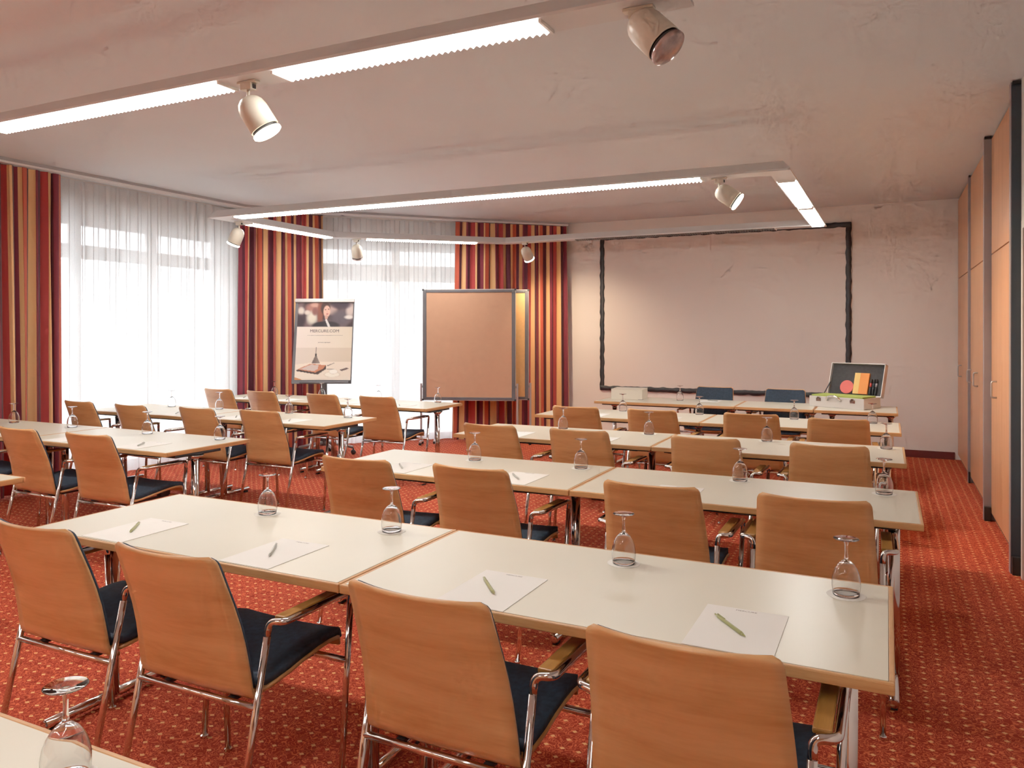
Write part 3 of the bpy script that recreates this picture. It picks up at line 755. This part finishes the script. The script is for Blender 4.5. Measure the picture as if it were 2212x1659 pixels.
hd = MB().tube(fillet([(CW*.34, -.001, .070), (CW*.35, -.03, .095), (CW*.42, -.035, .115), (CW*.51, -.035, .115), (CW*.58, -.03, .095), (CW*.59, -.001, .070)], .03), .0105, 12)
hd.build('handle', 'chrome', case, smooth=True)
for lx in (.075, .42):
    MB().box(lx, lx+.05, -.006, .0, .055, .088).box(lx+.012, lx+.038, -.012, -.006, .075, .100).build('latch', 'chrome', case, bevel=.002)
cm = Matrix.Translation((-.70, 8.235, TH+.0008)) @ Matrix.Rotation(A(-25), 4, 'Z')
def in_case(mb, name, mat, label, cat, group=None, lidspace=True):
    mb.xf(cm @ (LT if lidspace else Matrix.Identity(4))); return tag(mb.build(name, mat), label, cat, group)
in_case(MB().box(.018, CW-.02, .016, CD-.06, .0855, .118), 'card_pack', 'card_green', 'lime green card pack lying in the tray of the open case', 'cards', None, False)
disc = MB().lathe([(.0001, 0), (.068, 0), (.068, .012), (.0001, .012)], 40).xf(Matrix.Translation((.188, .0145, .088)) @ Matrix.Rotation(PI/2, 4, 'X') @ Matrix.Translation((0, 0, -.012)))
in_case(disc, 'round_card_pack', 'card_pink', 'coral pink round card pack standing in the case lid', 'cards')
in_case(MB().box(.262, .318, .006, .028, .022, .235), 'card_pack', 'card_yellow', 'narrow yellow card pack in the case lid, beside the orange pack', 'cards')
in_case(MB().box(.3185, .408, .006, .028, .022, .235), 'card_pack', 'card_orange', 'orange card pack in the case lid, between yellow pack and markers', 'cards')
for i, (mx, bandm, nm) in enumerate(((.430, 'red_band', 'black marker with a red band, next to the orange pack'), (.458, 'navy_post', 'dark marker in the middle of the three in the case lid'), (.486, 'grey_post', 'dark marker at the outer end of the three in the case lid'))):
    mk = thing('marker_pen', nm, 'marker', (0, 0, 0), 0, 'marker pens in the case lid')
    mk.matrix_world = cm @ LT @ Matrix.Translation((mx, .018, .02))
    MB().lathe([(.009, 0), (.0098, .01), (.0098, .080)], 14).build('barrel', 'black', mk, smooth=True)
    MB().lathe([(.0102, .080), (.0102, .118)], 14).build('band', bandm, mk, smooth=True)
    MB().lathe([(.0104, .118), (.0100, .155), (.006, .162)], 14).build('cap', 'dark_metal', mk, smooth=True)

# ------------------------------------------------------------------ pin boards
def pinboard(loc, rz, mat, label):
    t = thing('pin_board', label, 'pin board', loc, rz, 'mobile pin boards')
    w, z0, z1 = 1.205, .585, 2.015
    MB().box(-w/2+.03, w/2-.03, -.010, .010, z0+.03, z1-.03).build('felt_panel', mat, t)
    fr = MB().box(-w/2, -w/2+.045, -.017, .017, z0, z1).box(w/2-.045, w/2, -.017, .017, z0, z1).box(-w/2+.045, w/2-.045, -.017, .017, z0, z0+.035).box(-w/2+.045, w/2-.045, -.017, .017, z1-.035, z1)
    fr.build('frame', 'grey_frame', t, bevel=.004)
    MB().box(-w/2-.006, -w/2, -.014, .014, z0, z1).box(w/2, w/2+.006, -.014, .014, z0, z1).box(-w/2, w/2, -.012, .012, z1+.0005, z1+.008).box(-w/2, w/2, -.012, .012, z0-.008, z0-.0005).build('edge_trim', 'alu', t)
    cn = MB()
    for sx in (-1, 1):
        for z in (z0-.010, z1-.012): cn.box(sx*w/2-.012, sx*w/2+.012, -.020, .020, z, z+.024)
    cn.build('corner_cap', 'black', t, bevel=.003)
    for sx in (-1, 1):
        x = sx*(w/2+.026)
        lg = MB().box(x-.013, x+.013, -.012, .012, .055, .80).build('leg', 'alu', t, bevel=.003)
        MB().box(x-.013, x+.013, -.09, .09, .030, .054).build('foot', 'alu', lg, bevel=.003)
        MB().box(x-.016, x+.016, -.095, -.06, .0, .030).box(x-.016, x+.016, .06, .095, .0, .030).build('foot_pad', 'black', lg, bevel=.004)
        MB().box(min(sx*(w/2+.006), x-sx*.013), max(sx*(w/2+.006), x-sx*.013), -.008, .008, .74, .77).build('clamp', 'black', lg)
    return t
pinboard((-4.878, 8.748, 0), A(21.2), 'cork', 'brown mobile pin board in grey frame, in front of the yellow one')
pinboard((-4.785, 8.95, 0), A(21.2), 'cork_yellow', 'yellow mobile pin board mostly hidden behind the brown one')

# ------------------------------------------------------------------ flip chart
fc = thing('flip_chart', 'grey flip chart stand on castors, holding a printed poster, before the window', 'flip chart', (-5.98, 7.20, 0), A(25.5))
tilt = math.atan2(.19, 1.0)
FB = Matrix.Translation((0, -.10, .865)) @ Matrix.Rotation(-tilt, 4, 'X')
BWd, BHt = .70, 1.015
MB().box(-BWd/2, BWd/2, 0, .022, 0, BHt).xf(FB).build('board', 'grey_frame', fc, bevel=.004)
MB().box(-BWd/2-.004, BWd/2+.004, -.018, .0, BHt-.045, BHt).xf(FB).build('paper_clamp', 'alu', fc, bevel=.006)
MB().box(-BWd/2+.10, BWd/2-.02, -.045, .0, .005, .028).xf(FB).build('pen_tray', 'grey_frame', fc, bevel=.003)
# printed poster: painted per vertex
def sm(a, b, x):
    t = max(0, min(1, (x-a)/(b-a))); return t*t*(3-2*t)
def mixc(c, d, t): return tuple(x+(y-x)*t for x, y in zip(c, d))
def in_poly(x, y, P):
    c = False; j = len(P)-1
    for i in range(len(P)):
        if (P[i][1] > y) != (P[j][1] > y) and x < (P[j][0]-P[i][0])*(y-P[i][1])/(P[j][1]-P[i][1])+P[i][0]: c = not c
        j = i
    return c
from mathutils import noise
def paint(u, v):
    if v < .315:
        n = noise.noise(Vector((u*7, v*9, 3.1)))
        c = mixc((.22, .15, .18), (.42, .33, .34), sm(-.3, .5, n))
        def blob(c, x, y, rx, ry, col, soft=.9):
            d = ((u-x)/rx)**2+((v-y)/ry)**2; return mixc(c, col, 1-sm(1-soft, 1+soft, d))
        c = blob(c, .27, .07, .13, .07, (.62, .40, .36)); c = blob(c, .31, .03, .08, .03, (.78, .58, .52))
        c = blob(c, .06, .11, .06, .05, (.80, .74, .70)); c = blob(c, .26, .20, .10, .085, (.84, .80, .74)); c = blob(c, .17, .13, .05, .03, (.82, .76, .72))
        c = blob(c, .05, .24, .09, .08, (.16, .10, .15)); c = blob(c, .41, .13, .055, .16, (.50, .26, .20)); c = blob(c, .31, .115, .05, .05, (.48, .28, .26))
        c = blob(c, .62, .10, .10, .06, (.70, .58, .55)); c = blob(c, .78, .20, .18, .10, (.34, .30, .34)); c = blob(c, .95, .10, .08, .09, (.82, .74, .72)); c = blob(c, .93, .19, .08, .025, (.90, .86, .84))
        c = blob(c, .78, .03, .16, .05, (.22, .16, .22)); c = blob(c, .52, .30, .24, .055, (.13, .09, .13), .35)
        c = blob(c, .50, .075, .085, .085, (.25, .15, .14), .3); c = blob(c, .525, .115, .062, .078, (.86, .67, .60), .25); c = blob(c, .52, .19, .03, .03, (.78, .58, .52), .3)
        c = blob(c, .50, .092, .014, .006, (.22, .14, .14), .4); c = blob(c, .556, .085, .014, .006, (.22, .14, .14), .4); c = blob(c, .535, .148, .022, .006, (.66, .26, .26), .4); c = blob(c, .532, .12, .008, .014, (.80, .58, .52), .5)
        if in_poly(u, v, [(.50, .225), (.53, .215), (.60, .315), (.555, .315)]): c = (.88, .84, .84)
        return c
    c = mixc((.93, .86, .83), (.90, .84, .76), u)
    if v > .59: c = mixc((.87, .80, .76), (.84, .76, .68), u)
    if v > .80-.035*sm(0, .5, u): c = (.93, .86, .80)
    if in_poly(u, v, [(0, .965), (.12, .99), (.14, 1.01), (0, 1.01)]): c = (.80, .52, .34)
    if abs(u-.365) < .006 and .58 < v < .67: c = (.25, .20, .20)
    if abs(u-.365) < .016 and .665 < v < .70: c = (.18, .14, .14)
    if in_poly(u, v, [(.345, .70), (.385, .70), (.445, .785), (.295, .785)]): c = mixc((.34, .29, .28), (.55, .48, .46), (u-.295)/.15)
    if in_poly(u, v, [(.03, .872), (.27, .795), (.56, .815), (.555, .862), (.41, .932), (.03, .888)]): c = (.26, .18, .17)
    if in_poly(u, v, [(.04, .866), (.275, .792), (.555, .812), (.50, .858), (.37, .905)]): c = (.78, .48, .36)
    if in_poly(u, v, [(.09, .862), (.285, .802), (.42, .812), (.41, .86), (.34, .888)]): c = (.80, .72, .70)
    if in_poly(u, v, [(.57, .815), (.70, .780), (.70, .786), (.58, .824)]) or in_poly(u, v, [(.57, .858), (.70, .858), (.70, .864), (.57, .864)]): c = (.35, .28, .26)
    if in_poly(u, v, [(.80, .870), (.93, .842), (.965, .856), (.84, .888)]): c = (.36, .28, .27)
    d = ((u-.67)/.15)**2+((v-.93)/.035)**2
    if d < 1: c = mixc((.97, .93, .88), (.84, .76, .69), sm(.6, 1, d))
    d = ((u-.69)/.085)**2+((v-.893)/.032)**2
    if d < 1: c = mixc((.98, .95, .92), (.86, .79, .73), sm(.5, 1, d))
    return c
nu, nv = 96, 144; PW_, PH_ = .655, .925
V, F, C = [], [], []
for j in range(nv+1):
    for i in range(nu+1):
        V.append(tuple(FB @ Vector((-PW_/2+.012+PW_*i/nu, -.004, BHt-.047-PH_*j/nv)))); C.append(paint(i/nu, j/nv))
for j in range(nv):
    for i in range(nu): a = j*(nu+1)+i; F.append((a, a+nu+1, a+nu+2, a+1))
me = bpy.data.meshes.new('poster'); me.from_pydata(V, [], F); me.update()
ca = me.color_attributes.new('Col', 'FLOAT_COLOR', 'POINT')
for k, c in enumerate(C): ca.data[k].color = srgb(*[x*255 for x in c])
me.materials.append(M['poster'])
po = bpy.data.objects.new('poster', me); COL.objects.link(po); tag(po, 'printed poster with a smiling woman above a lamp and tablet, clamped on the flip chart', 'poster')
po.matrix_world = fc.matrix_basis.copy()
TX = FB @ Matrix.Translation((.012, -.0065, BHt-.047-PH_*.372)) @ Matrix.Rotation(PI/2, 4, 'X')
text_mesh('MERCURE.COM', .050, 'ink_dark', 'headline', po, TX)
dash = MB()
rd = random.Random(4)
for (row, x0, x1, hh, st) in ((.425, -.20, .21, .006, .014), (.515, -.07, .075, .010, .010)):
    x = x0
    while x < x1:
        wd = rd.uniform(.4, .8)*st; dash.box(.012+x, .012+x+wd, -.0062, -.0052, BHt-.047-PH_*row-hh*rd.uniform(.6, 1), BHt-.047-PH_*row); x += st
dash.xf(FB).build('small_print', 'ink', po)
MB().box(-.032, .032, .03, .062, .12, 1.05).build('post', 'grey_frame', fc, bevel=.005)
MB().box(-.05, .05, -.05, .05, .93, .97).build('bracket', 'black', fc)
for k in range(5):
    a = 2*PI*k/5+.35; cx, cy2 = math.cos(a), math.sin(a)
    lg = MB().tube([(.03*cx, .046+.03*cy2, .16), (.34*cx, .046+.34*cy2, .085)], .017, 10).build('leg', 'alu', fc, smooth=True)
    mm = Matrix.Translation((.34*cx, .046+.34*cy2, .028)) @ Matrix.Rotation(a+PI/2, 4, 'Z') @ Matrix.Rotation(PI/2, 4, 'Y')
    MB().lathe([(.010, -.024), (.0275, -.022), (.028, 0), (.0275, .022), (.010, .024)], 20).xf(mm).box(.34*cx-.008, .34*cx+.008, .046+.34*cy2-.008, .046+.34*cy2+.008, .055, .075).build('castor', 'black', lg, smooth=True)

# ------------------------------------------------------------------ light
w = bpy.data.worlds.new('sky'); S.world = w; w.use_nodes = True; nt = w.node_tree
bg = nt.nodes['Background']; tc = N(nt, 'ShaderNodeTexCoord'); sp = N(nt, 'ShaderNodeSeparateXYZ'); nt.links.new(tc.outputs['Generated'], sp.inputs[0])
rr = ramp(nt, [(0.0, (.80, .84, .84, 1)), (0.48, (.86, .90, .92, 1)), (0.52, (.95, .97, 1.0, 1)), (1, (.9, .95, 1, 1))])
mr = N(nt, 'ShaderNodeMapRange'); mr.inputs['From Min'].default_value = -1; nt.links.new(sp.outputs['Z'], mr.inputs['Value']); nt.links.new(mr.outputs[0], rr.inputs['Fac'])
nt.links.new(rr.outputs['Color'], bg.inputs['Color']); bg.inputs['Strength'].default_value = 3.7

# ------------------------------------------------------------------ camera
f, yaw, pitch, h = 1664.977, A(25.953537), A(-.0857762), 1.479026
F_ = Vector((-math.sin(yaw), math.cos(yaw), 0)); R_ = Vector((math.cos(yaw), math.sin(yaw), 0)); U_ = Vector((0, 0, 1))
F2 = F_*math.cos(pitch)+U_*math.sin(pitch); U2 = U_*math.cos(pitch)-F_*math.sin(pitch)
cam = bpy.data.cameras.new('camera'); co = bpy.data.objects.new('camera', cam); COL.objects.link(co)
co.matrix_world = Matrix(((R_.x, U2.x, -F2.x, 0), (R_.y, U2.y, -F2.y, 0), (R_.z, U2.z, -F2.z, h), (0, 0, 0, 1)))
cam.sensor_fit = 'HORIZONTAL'; cam.sensor_width = 36; cam.lens = f/2212*36
cam.shift_y = (717.646-829.5)/2212; cam.clip_start = .02
S.camera = co
S.view_settings.view_transform = 'Standard'
S.view_settings.exposure = 0.42
S.view_settings.gamma = 1.22
S.cycles.max_bounces = 7; S.cycles.diffuse_bounces = 3; S.cycles.glossy_bounces = 3; S.cycles.transmission_bounces = 7; S.cycles.transparent_max_bounces = 8
S.cycles.sample_clamp_indirect = 5
S.cycles.use_adaptive_sampling = True; S.cycles.adaptive_threshold = 0.12; S.cycles.adaptive_min_samples = 10
S.cycles.caustics_reflective = False; S.cycles.caustics_refractive = True
